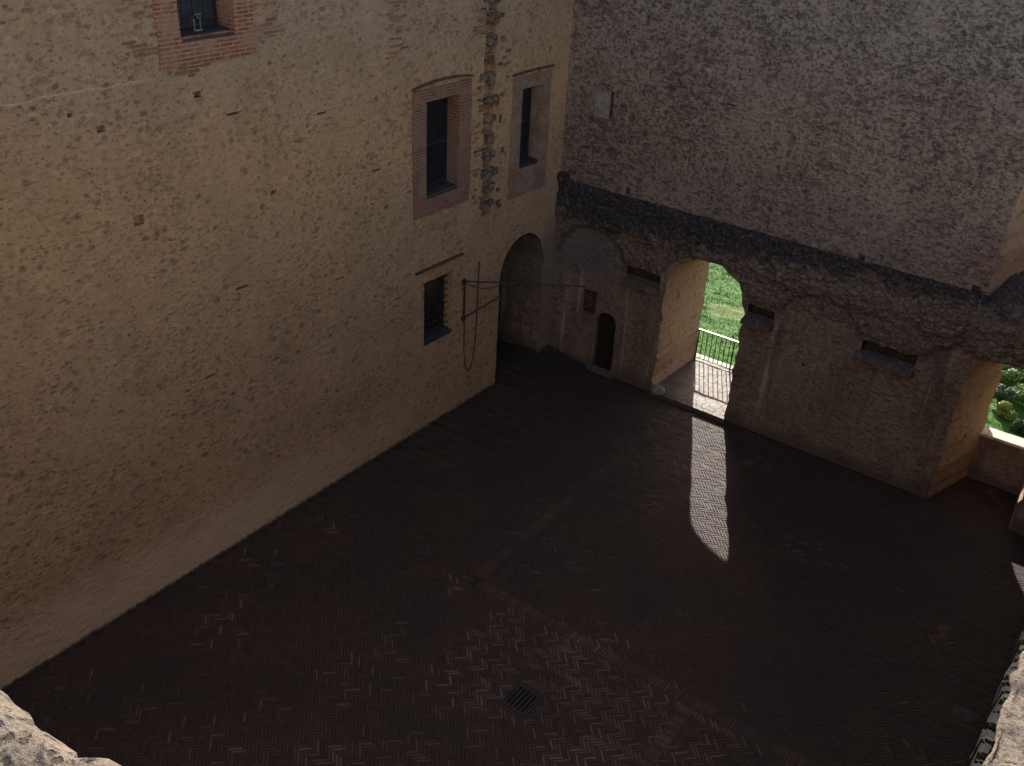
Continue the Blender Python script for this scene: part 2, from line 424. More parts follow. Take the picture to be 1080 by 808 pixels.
def ring(name, y0, y1, z0, z1, oy0, oy1, oz0, oz1, t, mat, parent, jit=.02):
    """slab with a rectangular hole, standing t proud of the wall, uneven outside edge"""
    bm = bmesh.new()
    def side(a, b):
        n = max(2, int((Vector(b)-Vector(a)).length/.15)); return [(a[0]+(b[0]-a[0])*i/n, a[1]+(b[1]-a[1])*i/n) for i in range(n)]
    inn = side((oy0, oz0), (oy1, oz0))+side((oy1, oz0), (oy1, oz1))+side((oy1, oz1), (oy0, oz1))+side((oy0, oz1), (oy0, oz0))
    out = []
    for p in inn:
        fy = (p[0]-oy0)/(oy1-oy0); fz = (p[1]-oz0)/(oz1-oz0)
        out.append((y0+(y1-y0)*fy+rnd(-jit, jit), z0+(z1-z0)*fz+rnd(-jit, jit)))
    n = len(inn)
    A = [bm.verts.new((t, *p)) for p in inn]; B = [bm.verts.new((t-rnd(0, .012), *p)) for p in out]
    A2 = [bm.verts.new((-.05, *p)) for p in inn]; B2 = [bm.verts.new((-.05, *p)) for p in out]
    for k in range(n):
        j = (k+1) % n
        bm.faces.new((A[k], A[j], B[j], B[k])); bm.faces.new((B[k], B[j], B2[j], B2[k])); bm.faces.new((A[j], A[k], A2[k], A2[j]))
    return build(name, bm, mat, parent)

def window(i, mat_s, so, t, label, mid=None, blind=False, grille=False, hood=None):
    y0, y1, z0, z1, d = WIN[i]
    if mat_s: 
        s = ring('brick_surround', *so, y0+.002, y1-.002, z0+.002, z1-.002, t, mat_s, LW)
        # brick lining of the right and left reveal
        bm = bmesh.new()
        box(bm, -d+.01, -.052, y1-.012, y1+.02, z0+.05, z1-.002); box(bm, -d+.01, -.052, y0-.02, y0+.012, z0+.05, z1-.002)
        build('reveal_lining', bm, mat_s, LW)
    bm = bmesh.new(); f = .07
    x0, x1 = -d+.002, -d+.06
    for b in ((y0+.014, y0+f, z0, z1), (y1-f, y1-.014, z0, z1)): box(bm, x0, x1, b[0], b[1], b[2], b[3], .006)
    for zz in ([z0+.05, z1-f]+([mid] if mid else [])): box(bm, x0, x1-.004, y0+f, y1-f, zz, zz+f, .006)
    w = build('window', bm, M_FRAME, LW)
    w['label'] = label
    bm = bmesh.new(); box(bm, x0+.002, x0+.02, y0+.03, y1-.03, z0+.02, z1-.02)
    build('pane', bm, M_SHADE if blind else M_GLASS, w)
    bm = bmesh.new(); vs = box(bm, -d+.065, .035, y0+.015, y1-.015, z0-.03, z0+.055, .012)
    for v in bm.verts: v.co.z -= max(0, v.co.x+d)*.12
    build('sill', bm, M_SLATE, w)
    if grille:
        bm = bmesh.new()
        k = z0+.2
        while k < z1-.05: tube(bm, [(-.16, y0, k), (-.16, y1, k)], .014, 6); k += .2
        for k in range(1, 4): yy = y0+(y1-y0)*k/4; tube(bm, [(-.16, yy, z0), (-.16, yy, z1)], .012, 6)
        build('grille', bm, M_IRON, w)
    if blind:
        bm = bmesh.new(); n = 9
        for k in range(n):
            a = y0+f+(y1-y0-2*f)*k/n; box(bm, x0+.02, x0+.034+.01*(k % 2), a+.004, a+(y1-y0-2*f)/n-.004, z0+.13, z1-f-.01)
        build('slat_blind', bm, M_SHADE, w)
    if hood:
        a, b, zz, bow = hood
        bm = bmesh.new(); n = 14
        pts = []
        for k in range(n+1):
            u = k/n; pts.append((.0, a+(b-a)*u, zz+bow*(1-(2*u-1)**2)+rnd(-.008, .008)))
        sec = []
        for (px, py, pz) in pts:
            dx = rnd(-.01, .01)
            sec.append([bm.verts.new((-.02, py, pz)), bm.verts.new((.085+dx, py, pz+.01)), bm.verts.new((.075+dx, py, pz+.045)), bm.verts.new((-.02, py, pz+.055))])
        for A, B in zip(sec, sec[1:]):
            for k in range(4): bm.faces.new((A[k], A[(k+1) % 4], B[(k+1) % 4], B[k]))
        bm.faces.new(sec[0]); bm.faces.new(sec[-1][::-1])
        build('hood_mould', bm, M_LINTEL, LW)
window(0, M_BRICK, (-13.22, -11.08, 10.95, 14.6), .035, 'high window with dark slatted blind and red brick surround', blind=True)
window(1, M_BRICK_P, (-6.6, -4.4, 6.34, 9.5), .03, 'tall glazed window with cross rail and plastered brick surround', mid=7.95, hood=(-6.62, -4.38, 9.52, .1))
window(2, M_PLSUR, (-2.65, -.84, 5.86, 9.2), .022, 'narrow glazed window near the corner with pale surround', mid=7.8, hood=(-2.68, -.82, 9.27, .02))
window(3, None, None, 0, 'low barred window under a dark drip moulding', grille=True, hood=(-6.52, -4.63, 4.86, 0))

def brick_cluster(name, spots, parent, plane='x'):
    """bricks laid bare where the plaster has gone"""
    V, F, Tn = [], [], []
    for (y0, y1, z0, z1, keep) in spots:
        zz = z0; row = 0
        while zz < z1:
            yy = y0+(.14 if row % 2 else 0)+rnd(-.03, .03)
            while yy < y1:
                l = rnd(.16, .29)
                e = min((zz-z0), (z1-zz), (yy-y0)+.05, (y1-yy))/.4
                if random.random() < keep*min(1, .45+e):
                    p = rnd(.006, .026); h = rnd(.05, .06); b = len(V); s = .008
                    q = [(yy, zz), (yy+l, zz+rnd(-.008, .008)), (yy+l, zz+h), (yy, zz+h+rnd(-.008, .008))]
                    V += [(-.01, *a) for a in q]+[(p, a[0]+(s if k in (0, 3) else -s), a[1]+(s if k < 2 else -s)) for k, a in enumerate(q)]
                    for k in range(4): F.append((b+k, b+(k+1) % 4, b+4+(k+1) % 4, b+4+k))
                    F.append((b+4, b+5, b+6, b+7)); Tn += [random.random()]*5
                yy += l+rnd(.012, .03)
            zz += .076; row += 1
    return pydata(name, V, F, M_LOOSE, parent, tint=Tn)
brick_cluster('exposed_brickwork', [(-14.1, -13.3, 11.15, 12.6, .42), (-13.24, -12.3, 10.66, 10.93, .55), (-11.02, -10.55, 11.2, 12.6, .6), (-7.5, -6.95, 10.2, 12.6, .7), (-4.55, -4.02, 10.5, 12.4, .7), (-16, -14.8, 12.0, 12.5, .2), (-6.8, -6.62, 6.8, 9.3, .3), (-4.36, -4.1, 6.6, 9.4, .45), (-5.2, -4.6, 5.0, 5.3, .2)], LW)
# toothing: stones left projecting between the pockets
bm = bmesh.new()
for (a, b), (c_, d_) in zip(pock, pock[1:]):
    vs = box(bm, -.1, rnd(.05, .13), -3.9+rnd(-.05, .08), -3.38+rnd(-.1, .05), b+.01, c_-.01, .025)
for v in bm.verts:
    v.co += Vector((fbm(v.co.x*5, v.co.y*5, v.co.z*5)*.03, fbm(v.co.y*5, 3, v.co.z*5)*.03, 0))
build('toothing', bm, M_TOOTH, LW)
# ragged stones bordering the toothing
bm = bmesh.new()
for k in range(46):
    zz = rnd(5.7, 12.6); yy = random.choice((rnd(-4.25, -3.95), rnd(-3.34, -3.0)))
    w, h = rnd(.08, .24), rnd(.05, .12)
    box(bm, -.02, rnd(.01, .035), yy, yy+w, zz, zz+h, .012)
build('broken_render_stones', bm, M_TOOTH, LW)
# timber door at the end of the arched passage
bm = bmesh.new()
for k in range(8): box(bm, -1.615, -1.56-.008*(k % 2), -2.82+k*.3, -2.82+k*.3+.292, 0.0, 3.3, .006)
box(bm, -1.615, -1.52, -2.9, -.35, 3.3, 4.7)
d = build('passage_door', bm, M_DOOR, LW)
bm = bmesh.new(); tube(bm, [(-1.55, -2.5, 1.1), (-1.49, -2.5, 1.13), (-1.49, -2.5, 1.27), (-1.55, -2.5, 1.3)], .015, 6)
build('handle', bm, M_IRON, d)

# ------------------------------------------------------------------ FAR WALL (plane y = 0)
FW = thing('courtyard_wall', 'tall grey rubble wall at the far end with arched gateway and dark stone ledge', 'wall')
bm = bmesh.new(); box(bm, .002, 22, 0, T, -.3, HW)
fm = build('masonry', bm, M_FAR, FW)
cuts = []
gin = arch_profile(3.93, 6.40, -.1, 3.45, 4.70, 24, .065, 1)
gout = arch_profile(3.93, 6.42, -.1, 3.62, 4.05, 24, .03, 5)
gm = [((a[0]+b[0])/2, (a[1]+b[1])/2) for a, b in zip(gin, gout)]
def shift(p, y): return [(a, y, b) for a, b in p]
cuts.append(loft([shift(gin, -.3), shift(gin, .05), shift(gm, T*.55), shift(gout, T+.3)]))
# window bay below, with splayed jambs
win_in = arch_profile(12.36, 14.42, -.1, 4.0, 4.42, 20, .06, 2)
def squeeze(p, a0, a1, b0, b1): return [(b0+(x-a0)*(b1-b0)/(a1-a0), z) for x, z in p]
w_mid = squeeze(win_in, 12.36, 14.42, 12.92, 14.27)
w_out = squeeze(win_in, 12.36, 14.42, 12.58, 14.24)
cuts.append(loft([shift(squeeze(win_in, 12.36, 14.42, 12.29, 14.45), -.3), shift(win_in, 0), shift(w_mid, 1.85), shift(w_out, T+.3)]))
# bay above
up_in = arch_profile(12.2, 15.0, 5.7, 9.6, 11.0, 20, .03, 4)
u_mid = squeeze(up_in, 12.2, 15.0, 12.95, 14.3)
cuts.append(loft([shift(squeeze(up_in, 12.2, 15., 12.1, 15.1), -.3), shift(up_in, 0), shift(u_mid, T+.3)]))
# small arched door
dr = arch_profile(1.74, 2.44, .02, 1.74, 2.09, 14, .012, 6)
cuts.append(loft([shift(dr, -.3), shift(dr, .32)]))
# slit window, beam holes
cuts.append(cutbox(1.46, 1.56, -.3, .5, 8.0, 8.72))
for (xx, zz, w, h) in ((2.26, 5.95, .12, .22), (9.1, 5.9, .16, .14), (11.85, 5.86, .22, .2), (5.2, 5.82, .25, .1), (.62, 7.0, .3, .05), (1.1, 8.85, .3, .03), (8.3, 2.55, .09, .09), (4.9, 9.0, .25, .04)):
    cuts.append(cutbox(xx, xx+w, -.3, .22, zz, zz+h))
# pockets above the corbels
for (a, b) in ((2.6, 3.72), (6.5, 7.28), (9.72, 11.12)):
    cuts.append(cutbox(a, b, -.3, .34, 3.42, 3.86))
carve(fm, cuts)
fm.data.materials.append(M_JAMB); fm.data.materials.append(M_POCKET)
for p in fm.data.polygons:                     # the cut stone of the jambs is cleaner than the wall face
    c_, nn = p.center, p.normal
    if .02 < c_.y < T-.01 and abs(nn.x) > .3 and c_.x > 3.5 and (c_.x < 7 or c_.x > 12) and (c_.x-5.2)**2 > .5:
        p.material_index = 1
    if c_.y > .02 and c_.y < .4 and 3.4 < c_.z < 3.9 and (2.5 < c_.x < 3.8 or 6.45 < c_.x < 7.35 or 9.6 < c_.x < 11.2): p.material_index = 2

# remains of the vaults and the blackened ledge: one rough relief
arcs = [(1.35, 1.25, 3.45, 1.28), (5.165, 1.40, 3.45, 1.42), (8.5, 1.18, 3.55, 1.2), (12.75, 1.6, 3.5, 1.15)]
def relief(x, z):
    n1 = fbm(x*.9, z*.9, 1.); n2 = fbm(x*3.1, z*3.1, 5.)
    # ledge
    top = 5.72+.2*n1+.17*n2+.16*fbm(x*5, z*2, 3)+(.05 if x < 1.5 else 0)-.012*x
    p = 0.
    if z < top:
        q = (top-z)
        if q < .6: p = .03+.15*(q/.6)**.8
        elif q < .85+.3*n1: p = .18
        else: p = max(0, .18-(q-.85-.3*n1)*.6)
        p *= .85+.25*n1
    # spandrels between the arches
    lim = 9.
    for (cx, a, zs, h) in arcs:
        e = ((x-cx)/a)**2+(max(0, z-zs)/h)**2
        lim = min(lim, e if z > zs else (((x-cx)/a)**2))
    s = max(0, min(1, (lim-1+.2*n2)/.12))
    low = max(0, min(1, (z-3.80-.12*n2)/.3))
    p2 = .08*s*low
    p = max(p, p2) if p > .02 else p2
    # arches cut into the foot of the ledge only a little
    if lim < .93 and z < 4.75: p = 0
    e8 = ((x-8.5)/1.18)**2+((z-3.55)/1.2)**2
    if e8 < .80 and z > 4.0 and z < 4.75: p = .07*min(1, (.80-e8)/.1)*min(1, max(0, (z-4.0-.3*n2)/.3))
    if p < .01: return -.05
    cells = noise.voronoi(Vector((x*4.3+.3*n2, z*5.0, 0)))
    st = min(.13, (cells[0][1]-cells[0][0]))/.13
    k = max(0, min(1, (z-4.15)/.4))
    return p+(.06*st-.05)*k*(.4+.6*max(0, min(1, .6+2*n1)))+.035*n2+.055*fbm(x*7, z*7, 2)
dx, dz = .035, .035
nx, nz = int(12.33/dx), int(2.55/dz)
V, F, ok = [], [], {}
H = {}
for i in range(nx+1):
    for j in range(nz+1): H[i, j] = relief(i*dx+.004, 3.42+j*dz)
def gv(i, j):
    if (i, j) not in ok:
        ok[i, j] = len(V); V.append((i*dx+.004, -H[i, j], 3.42+j*dz))
    return ok[i, j]
for i in range(nx):
    for j in range(nz):
        if max(H[i, j], H[i+1, j], H[i, j+1], H[i+1, j+1]) > 0: F.append((gv(i, j), gv(i+1, j), gv(i+1, j+1), gv(i, j+1)))
pydata('vault_remains', V, F, M_LEDGE, FW, smooth=True)
# the ledge running on through the upper bay, a mound of fallen stone
V, F = [], []
nx, ny = 60, 66
for i in range(nx+1):
    for j in range(ny+1):
        x = 12.12+i*.051; y = -.26+j*.049
        n = fbm(x*1.1, y*1.1, 3); n2 = fbm(x*4, y*4, 8)
        if y < .0: zz = 5.80-((-y)/.26)**1.5*.55
        else: zz = 5.80+.3*min(1, y/1.1)
        V.append((x, y+.04*n2, zz+.08*n+.05*n2))
base = len(V); nr = 26
for i in range(nx+1):
    for k in range(nr+1):
        x = 12.12+i*.051; z0 = V[i*(ny+1)][2]; q = k/nr
        y = -.26+(.0 if q < .85 else (q-.85)/.15*.3)+.05*math.sin(q*2.6)
        z = z0+(4.40-z0)*min(1, q/.9)+.04*noise.noise(Vector((x*3, 0, 2)))*q
        ce = noise.voronoi(Vector((x*4.3, z*5., 3)))[0]; st = min(.13, ce[1]-ce[0])/.13
        f_ = min(1, k/3)
        V.append((x, V[i*(ny+1)][1] if k == 0 else y-f_*(.10*fbm(x*1.2, z*1.2, 3)+.06*fbm(x*5, z*5, 1)+.05*st-.04), z))
for i in range(nx):
    for j in range(ny): a = i*(ny+1)+j; F.append((a, a+ny+1, a+ny+2, a+1))
    for k in range(nr): a = base+i*(nr+1)+k; F.append((a, a+1, a+nr+2, a+nr+1))
pydata('bay_ledge', V, F, M_LEDGE, FW, smooth=True)

def corbel(x0, x1):
    bm = bmesh.new()
    n = 10
    sec = []
    for k in range(n+1):
        x = x0+(x1-x0)*k/n; j = rnd(-.015, .015)
        pr = [(.14, 3.55), (-.12+j, 3.50), (-.34+j, 3.43+j), (-.35+j, 3.36), (-.16, 3.3+j), (.02, 3.24)]
        sec.append([bm.verts.new((x, y, z)) for y, z in pr])
    for A, B in zip(sec, sec[1:]):
        for k in range(6): bm.faces.new((A[k], A[(k+1) % 6], B[(k+1) % 6], B[k]))
    bm.faces.new(sec[0]); bm.faces.new(sec[-1][::-1])
    build('corbel', bm, rubble_corbel, FW)
rubble_corbel = rubble('corbel_stone', (.135, .10, .078), (.085, .062, .05), 5., (.06, .045, .036), None, .9, .02)
corbel(2.62, 3.74); corbel(6.46, 7.3); corbel(9.62, 11.14)
# stub of a broken beam in the corner above the ledge
bm = bmesh.new(); box(bm, .005, .34, -.22, .02, 5.86, 6.14, .04)
build('broken_stub', bm, M_LEDGE, FW)
# lighter plaster patch beside the slit
bm = bmesh.new(); box(bm, .98, 1.45, -.012, .01, 7.95, 8.66, .006)
build('plaster_patch', bm, simple('patch_plaster', (.185, .155, .135), .9, .15, 0, .25, 5), FW)
# bricks of the bay's left edge
V0 = brick_cluster('exposed_brickwork', [(11.5, 12.12, 5.95, 7.2, .4), (10.9, 11.6, 6.1, 6.5, .15)], FW)
for v in V0.data.vertices: v.co = Vector((v.co.y, -v.co.x, v.co.z))
V1 = brick_cluster('exposed_brickwork', [(.08, .5, 10.1, 12.4, .35)], FW)
for v in V1.data.vertices: v.co = Vector((v.co.y, -v.co.x, v.co.z))
# door leaf
bm = bmesh.new()
dd = arch_profile(1.745, 2.435, .03, 1.73, 2.08, 14)
A = [bm.verts.new((a, .16, b)) for a, b in dd]; B = [bm.verts.new((a, .24, b)) for a, b in dd]
bm.faces.new(A); bm.faces.new(B[::-1])
for k in range(len(A)): bm.faces.new((A[k], B[k], B[(k+1) % len(A)], A[(k+1) % len(A)]))
for k in range(1, 4): box(bm, 1.745+k*.173-.008, 1.745+k*.173+.008, .15, .17, .05, 1.8)
dl = build('door', bm, M_DOOR, FW)
bm = bmesh.new(); tube(bm, [(2.34, .16, .95), (2.34, .10, .97), (2.34, .10, 1.07), (2.34, .16, 1.09)], .012, 6)
build('handle', bm, M_IRON, dl)
bm = bmesh.new(); box(bm, 1.6, 2.6, -.14, .16, -.05, .09, .02)
build('door_step', bm, M_STONE, FW)
# threshold of the gateway
bm = bmesh.new()
box(bm, 3.86, 6.5, -.2, .0, -.05, .13, .02)
build('threshold', bm, M_PAVE, FW)
# parapet with stone sill closing the lower bay
bm = bmesh.new(); box(bm, 12.5, 14.6, 1.80, 2.20, -.1, 1.37)
build('bay_parapet', bm, M_FAR, FW)
bm = bmesh.new(); box(bm, 12.84, 14.32, 1.74, 2.24, 1.373, 1.45, .015)
bmesh.ops.subdivide_edges(bm, edges=bm.edges, cuts=3)
for v in bm.verts: v.co.z += .012*fbm(v.co.x*4, v.co.y*4, 0); v.co.y += .012*fbm(v.co.x*5, 2, v.co.z)
build('sill', bm, M_PALE, FW)

# ------------------------------------------------------------------ RIGHT WALL and NEAR WALL
def coping(name, mat, parent, origin, along, inward, length, prof, step, amp, sc, bumps=()):
    """rough stone edge: profile (in, up) swept along a line, displaced by noise"""
    V, F = [], []
    n = int(length/step); along = Vector(along); inward = Vector(inward); o = Vector(origin)
    pts = [prof[0]]
    for a, b in zip(prof, prof[1:]):
        L = math.hypot(b[0]-a[0], b[1]-a[1]); m = max(1, int(L/step))
        for k in range(1, m+1): pts.append((a[0]+(b[0]-a[0])*k/m, a[1]+(b[1]-a[1])*k/m))
    for i in range(n+1):
        for (u, w) in pts:
            p = o+along*(i*step)+inward*u+Vector((0, 0, w))
            a = fbm(p.x*sc, p.y*sc, p.z*sc, 5); b = fbm(p.x*sc*.3, p.y*sc*.3, p.z*sc*.3+4, 3)
            ce = noise.voronoi(Vector(p)*sc*.7)[0]; st = min(.25, ce[1]-ce[0])/.25
            h = amp*(.55*a+.9*b+.55*(st-1))
            q = p+Vector((0, 0, 1))*h*(1 if u > .05 else .4)-inward*h*(1.2 if u < .08 else .1)
            for (bp, br, bh) in bumps:
                dd = (p-Vector(bp)).length/br
                if dd < 1: q += (Vector((0, 0, .7))-inward*.8)*bh*math.sqrt(1-dd*dd)
            V.append(q)
    m = len(pts)
    for i in range(n):
        for j in range(m-1): a = i*m+j; F.append((a, a+m, a+m+1, a+1))
    return pydata(name, [tuple(v) for v in V], F, mat, parent, smooth=True)
RWX, RWZ = 15.42, 8.0
RW = thing('courtyard_wall', 'low rubble wall on the right with sunlit stone top', 'wall')
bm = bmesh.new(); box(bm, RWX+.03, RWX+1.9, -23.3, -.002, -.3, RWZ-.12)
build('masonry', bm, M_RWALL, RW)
coping('coping', M_RTOP, RW, (RWX, -23.3, RWZ), (0, 1, 0), (1, 0, 0), 23.28, [(.03, -.2), (0, -.10), (.0, -.04), (.03, 0), (1.95, 0)], .05, .05, 3.6)
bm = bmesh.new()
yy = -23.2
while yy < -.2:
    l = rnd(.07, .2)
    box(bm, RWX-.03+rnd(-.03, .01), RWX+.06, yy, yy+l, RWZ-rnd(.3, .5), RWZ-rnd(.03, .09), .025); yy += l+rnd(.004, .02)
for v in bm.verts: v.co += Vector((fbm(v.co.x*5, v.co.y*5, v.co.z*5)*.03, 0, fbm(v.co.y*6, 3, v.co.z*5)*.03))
build('edge_stones', bm, simple('edge_stone', (.014, .012, .011), .9, .2, 0, .6, 9), RW)  # coloured near-black so the wall's edge looks shaded beside its sunlit top
NW = thing('courtyard_wall', 'sunlit speckled stone parapet in the bottom left foreground', 'wall')
bm = bmesh.new(); box(bm, -1.9, RWX+1.9, -25.4, -23.34, -.3, 13.9)
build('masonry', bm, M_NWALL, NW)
pf = [(.04, -.5), (0, -.1), (.0, -.03), (.025, -.006), (.06, 0), (1.9, 0)]
coping('parapet_top', M_COPE, NW, (13.3, -23.30, 14.0), (1, 0, 0), (0, -1, 0), 2.0, pf[:-1]+[(.9, 0)], .012, .009, 14, [((14.42, -23.30, 13.99), .06, .03), ((14.33, -23.31, 14.0), .05, .012)])
bm = bmesh.new(); box(bm, -1.9, 13.31, -24.2, -23.31, 13.8, 13.985, .02); box(bm, 15.29, RWX+1.9, -24.2, -23.31, 13.8, 13.985, .02); box(bm, 13.29, 15.31, -24.22, -24.16, 13.8, 13.98, .02)
build('parapet_course', bm, M_COPE, NW)

# ------------------------------------------------------------------ COURTYARD FLOOR
XR = RWX+.02
GR = (7.65, 8.28, -12.66, -12.05)    # drain
def in_floor(x, y):
    if GR[0]-.03 < x < GR[1]+.03 and GR[2]-.03 < y < GR[3]+.03: return False
    if .03 < x < XR and -23.3 < y < -.03: return not (3.8 < x < 6.55 and y > -.23)
    if 12.5 < x < 14.9 and -.03 <= y < 1.78: return x > 12.42+y*.27 and x < 14.4-y*.08
    if -1.55 < x <= .03 and -2.8 < y < -.63: return True
    return False
V, F, Tn = [], [], []
def brick(cx, cy, ang, L, W, z0=0., k=1., lift=0.):
    ca, sa = math.cos(ang), math.sin(ang)
    tx, ty = rnd(-.012, .012)*k, rnd(-.02, .02)*k; dz = rnd(-.004, .003)*k
    hw = W/2-.003; hl = L/2-.003; b = len(V); e = .014
    for (u, v) in ((-hl, -hw), (hl, -hw), (hl, hw), (-hl, hw)):
        V.append((cx+u*ca-v*sa, cy+u*sa+v*ca, z0-.009))
    for (u, v) in ((-hl+.012, -hw+e), (hl-.012, -hw+e), (hl-.012, hw-e), (-hl+.012, hw-e)):
        V.append((cx+u*ca-v*sa, cy+u*sa+v*ca, z0+dz+u*tx+v*ty))
    for i in range(4): F.append((b+i, b+(i+1) % 4, b+4+(i+1) % 4, b+4+i))
    F.append((b+4, b+5, b+6, b+7))
    t = .2*random.random()+lift
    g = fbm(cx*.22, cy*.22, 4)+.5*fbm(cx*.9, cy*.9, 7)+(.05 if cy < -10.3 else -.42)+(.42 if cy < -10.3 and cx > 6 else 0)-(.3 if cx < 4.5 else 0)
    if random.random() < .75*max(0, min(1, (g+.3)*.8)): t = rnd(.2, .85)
    Tn.extend([t*.4-.03]*4+[t])
W = .07; L = .28
bands = [('h', 5.2, 15.5, -10.24), ('v', -10.1, -.4, 5.06), ('v', -23, -10.4, 10.66)]
def in_band(x, y):
    for b in bands:
        if b[0] == 'h' and b[1]-.1 < x < b[2] and abs(y-b[3]) < .125: return True
        if b[0] == 'v' and b[1] < y < b[2] and abs(x-b[3]) < .125: return True
    return False
c45 = math.sqrt(.5)
N = 330
for i in range(-70, 90):
    for k in range(-420, 420):
        for t in (0, 1):
            if t == 0: u, v = k*W+4*W*i+2*W, k*W-4*W*i+.5*W
            else: u, v = k*W+4*W*i+4.5*W, k*W-4*W*i-1*W
            x = (u-v)*c45; y = (u+v)*c45
            # rows run along x
            x, y = y, -x
            x += .4; y -= 12.
            if not in_floor(x, y) or in_band(x, y): continue
            a = (0 if t == 0 else math.pi/2)
            brick(x, y, a+math.pi/4-math.pi/2, L, W)
for b in bands:
    s = b[1]+.05
    while s < b[2]:
        for q in (0,):
            x, y = (s, b[3]) if b[0] == 'h' else (b[3], s)
            if in_floor(x, y): brick(x, y, math.pi/2 if b[0] == 'h' else 0, L, W, .004, .8, rnd(.05, .3))
        s += W
def strip(x0, x1, y0, y1, z=-.0125):
    b = len(V); V.extend([(x0, y0, z), (x1, y0, z), (x1, y1, z), (x0, y1, z)]); F.append((b, b+1, b+2, b+3)); Tn.append(.0)
for b in bands:
    if b[0] == 'h': strip(b[1], b[2], b[3]-.2, b[3]+.2)
    else: strip(b[3]-.2, b[3]+.2, b[1]+(.06 if b[1] > -20 else .22), b[2]-.22)
strip(GR[0]-.15, GR[1]+.15, GR[2]-.15, GR[2]-.005); strip(GR[0]-.15, GR[1]+.15, GR[3]+.005, GR[3]+.15)
strip(GR[0]-.15, GR[0]-.005, GR[2]-.005, GR[3]+.005); strip(GR[1]+.005, GR[1]+.15, GR[2]-.005, GR[3]+.005)
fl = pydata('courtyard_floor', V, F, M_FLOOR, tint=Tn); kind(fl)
bm = bmesh.new()
def sheet(bm, x0, x1, y0, y1, z): bm.faces.new([bm.verts.new(p) for p in ((x0, y0, z), (x1, y0, z), (x1, y1, z), (x0, y1, z))])
sheet(bm, -1.7, RWX+1.2, -23.6, 2.2, -.015)
kind(build('floor_bedding', bm, M_JOINT))
# dirt ramp heaped in the corner
V, F = [], []
n = 40
for i in range(n+1):
    for j in range(n+1):
        x = -1.5+i*(4.4/n); y = -1.9+j*(1.88/n)
        h = .34*max(0, min(1, 1-abs(x+.2)/2.2))*max(0, (y+1.5)/1.5)
        V.append((x, y if x > .0 else min(y, -.61), h+.02*fbm(x*3, y*3, 0)-.03))
for i in range(n):
    for j in range(n): a = i*(n+1)+j; F.append((a, a+n+1, a+n+2, a+1))
kind(pydata('dirt_ramp', V, F, M_JOINT, smooth=True))
# paving of the gate passage
V, F = [], []
nx, ny = 40, 48
for i in range(nx+1):
    for j in range(ny+1):
        x = 3.80+i*.0675; y = -.0+j*.0625
        V.append((x, y, 0.132-.11*max(0, y)/3+.012*fbm(x*2.5, y*2.5, 0)-(.0 if y > .02 else .004)))
for i in range(nx):
    for j in range(ny): a = i*(ny+1)+j; F.append((a, a+ny+1, a+ny+2, a+1))
kind(pydata('passage_paving', V, F, M_PAVE, smooth=True))
bm = bmesh.new(); box(bm, 2.6, 7.6, 2.98, 3.2, -1.2, .05, .02)
kind(build('kerb', bm, M_PALE))

# drain
DG = thing('drain_grate', 'square iron drain grate set in the herringbone brick floor', 'drain', ((GR[0]+GR[1])/2, (GR[2]+GR[3])/2, 0))
DG.rotation_euler.z = 0
bm = bmesh.new(); a = .31
for b in ((-a, a, -a, -a+.045), (-a, a, a-.045, a), (-a, -a+.045, -a+.045, a-.045), (a-.045, a, -a+.045, a-.045)): box(bm, b[0], b[1], b[2], b[3], -.03, .008, .004)
build('frame', bm, M_IRON, DG)
for k in range(6):
    x = -.225+k*.09; bm = bmesh.new(); box(bm, x-.019, x+.019, -a+.045, a-.045, -.03, .002, .004); build('bar', bm, M_IRON, DG)
bm = bmesh.new(); sheet(bm, -a+.02, a-.02, -a+.02, a-.02, -.009); build('pit', bm, M_VOID, DG)  # flat near-black sheet just below the tops of the bars

# round stone by the right wall
def pebble(name, loc, sx, sy, sz, mat, label, cat, rz=0, seed=0):
    bm = bmesh.new(); bmesh.ops.create_icosphere(bm, subdivisions=4, radius=1)
    for v in bm.verts:
        k = 1+.10*fbm(v.co.x*1.3+seed, v.co.y*1.3, v.co.z*1.3)+.025*fbm(v.co.x*6, v.co.y*6, v.co.z*6+seed)
        v.co = Vector((v.co.x*sx*k, v.co.y*sy*k, max(-.15, v.co.z)*sz*k))
    o = build(name, bm, mat, smooth=True); o.location = loc; o.rotation_euler.z = rz
    return tag(o, label, cat)
pebble('stone_slab', (15.12, -7.05, 0.0), .27, .2, .06, simple('floor_stone', (.04, .036, .034), .85, .2), 'flat oval grey stone lying on the floor near the right wall', 'stone', .2, 3)
pebble('guard_stone', (4.14, -.02, .11), .26, .2, .2, simple('guard_grey', (.14, .125, .11), .8, .3), 'low rounded guard stone at the foot of the gateway jamb', 'stone', 0, 8)

# ------------------------------------------------------------------ ironwork
J = thing('swing_bracket', 'rusty iron swing bracket with hook on the left wall beside the arched passage', 'bracket', (0, -4.54, 2.89))
O = Vector((0, -4.54, 2.89))
def rel(*p): return Vector(p)-O
bm = bmesh.new(); tube(bm, [rel(.06, -4.54, 2.8), rel(.06, -4.54, 4.12)], .022, 8); build('pivot_post', bm, M_IRON, J)
bm = bmesh.new(); tube(bm, [rel(.03, -4.54, 4.04), rel(1.4, -3.51, 4.05), rel(2.73, -2.51, 4.03)], .024, 8); build('arm', bm, M_IRON, J)
bm = bmesh.new(); tube(bm, [rel(.03, -4.55, 2.9), rel(.7, -4.05, 3.5), rel(1.26, -3.61, 4.03)], .024, 8); build('strut', bm, M_IRON, J)
for zz in (2.9, 4.04):
    bm = bmesh.new(); box(bm, *(-.02, .09), -.06, .06, zz-2.89-.05, zz-2.89+.05, .01)
    build('wall_plate', bm, M_IRON, J)
bm = bmesh.new(); hk = [rel(1.5, -3.44, 4.05), rel(1.5, -3.44, 3.95)]
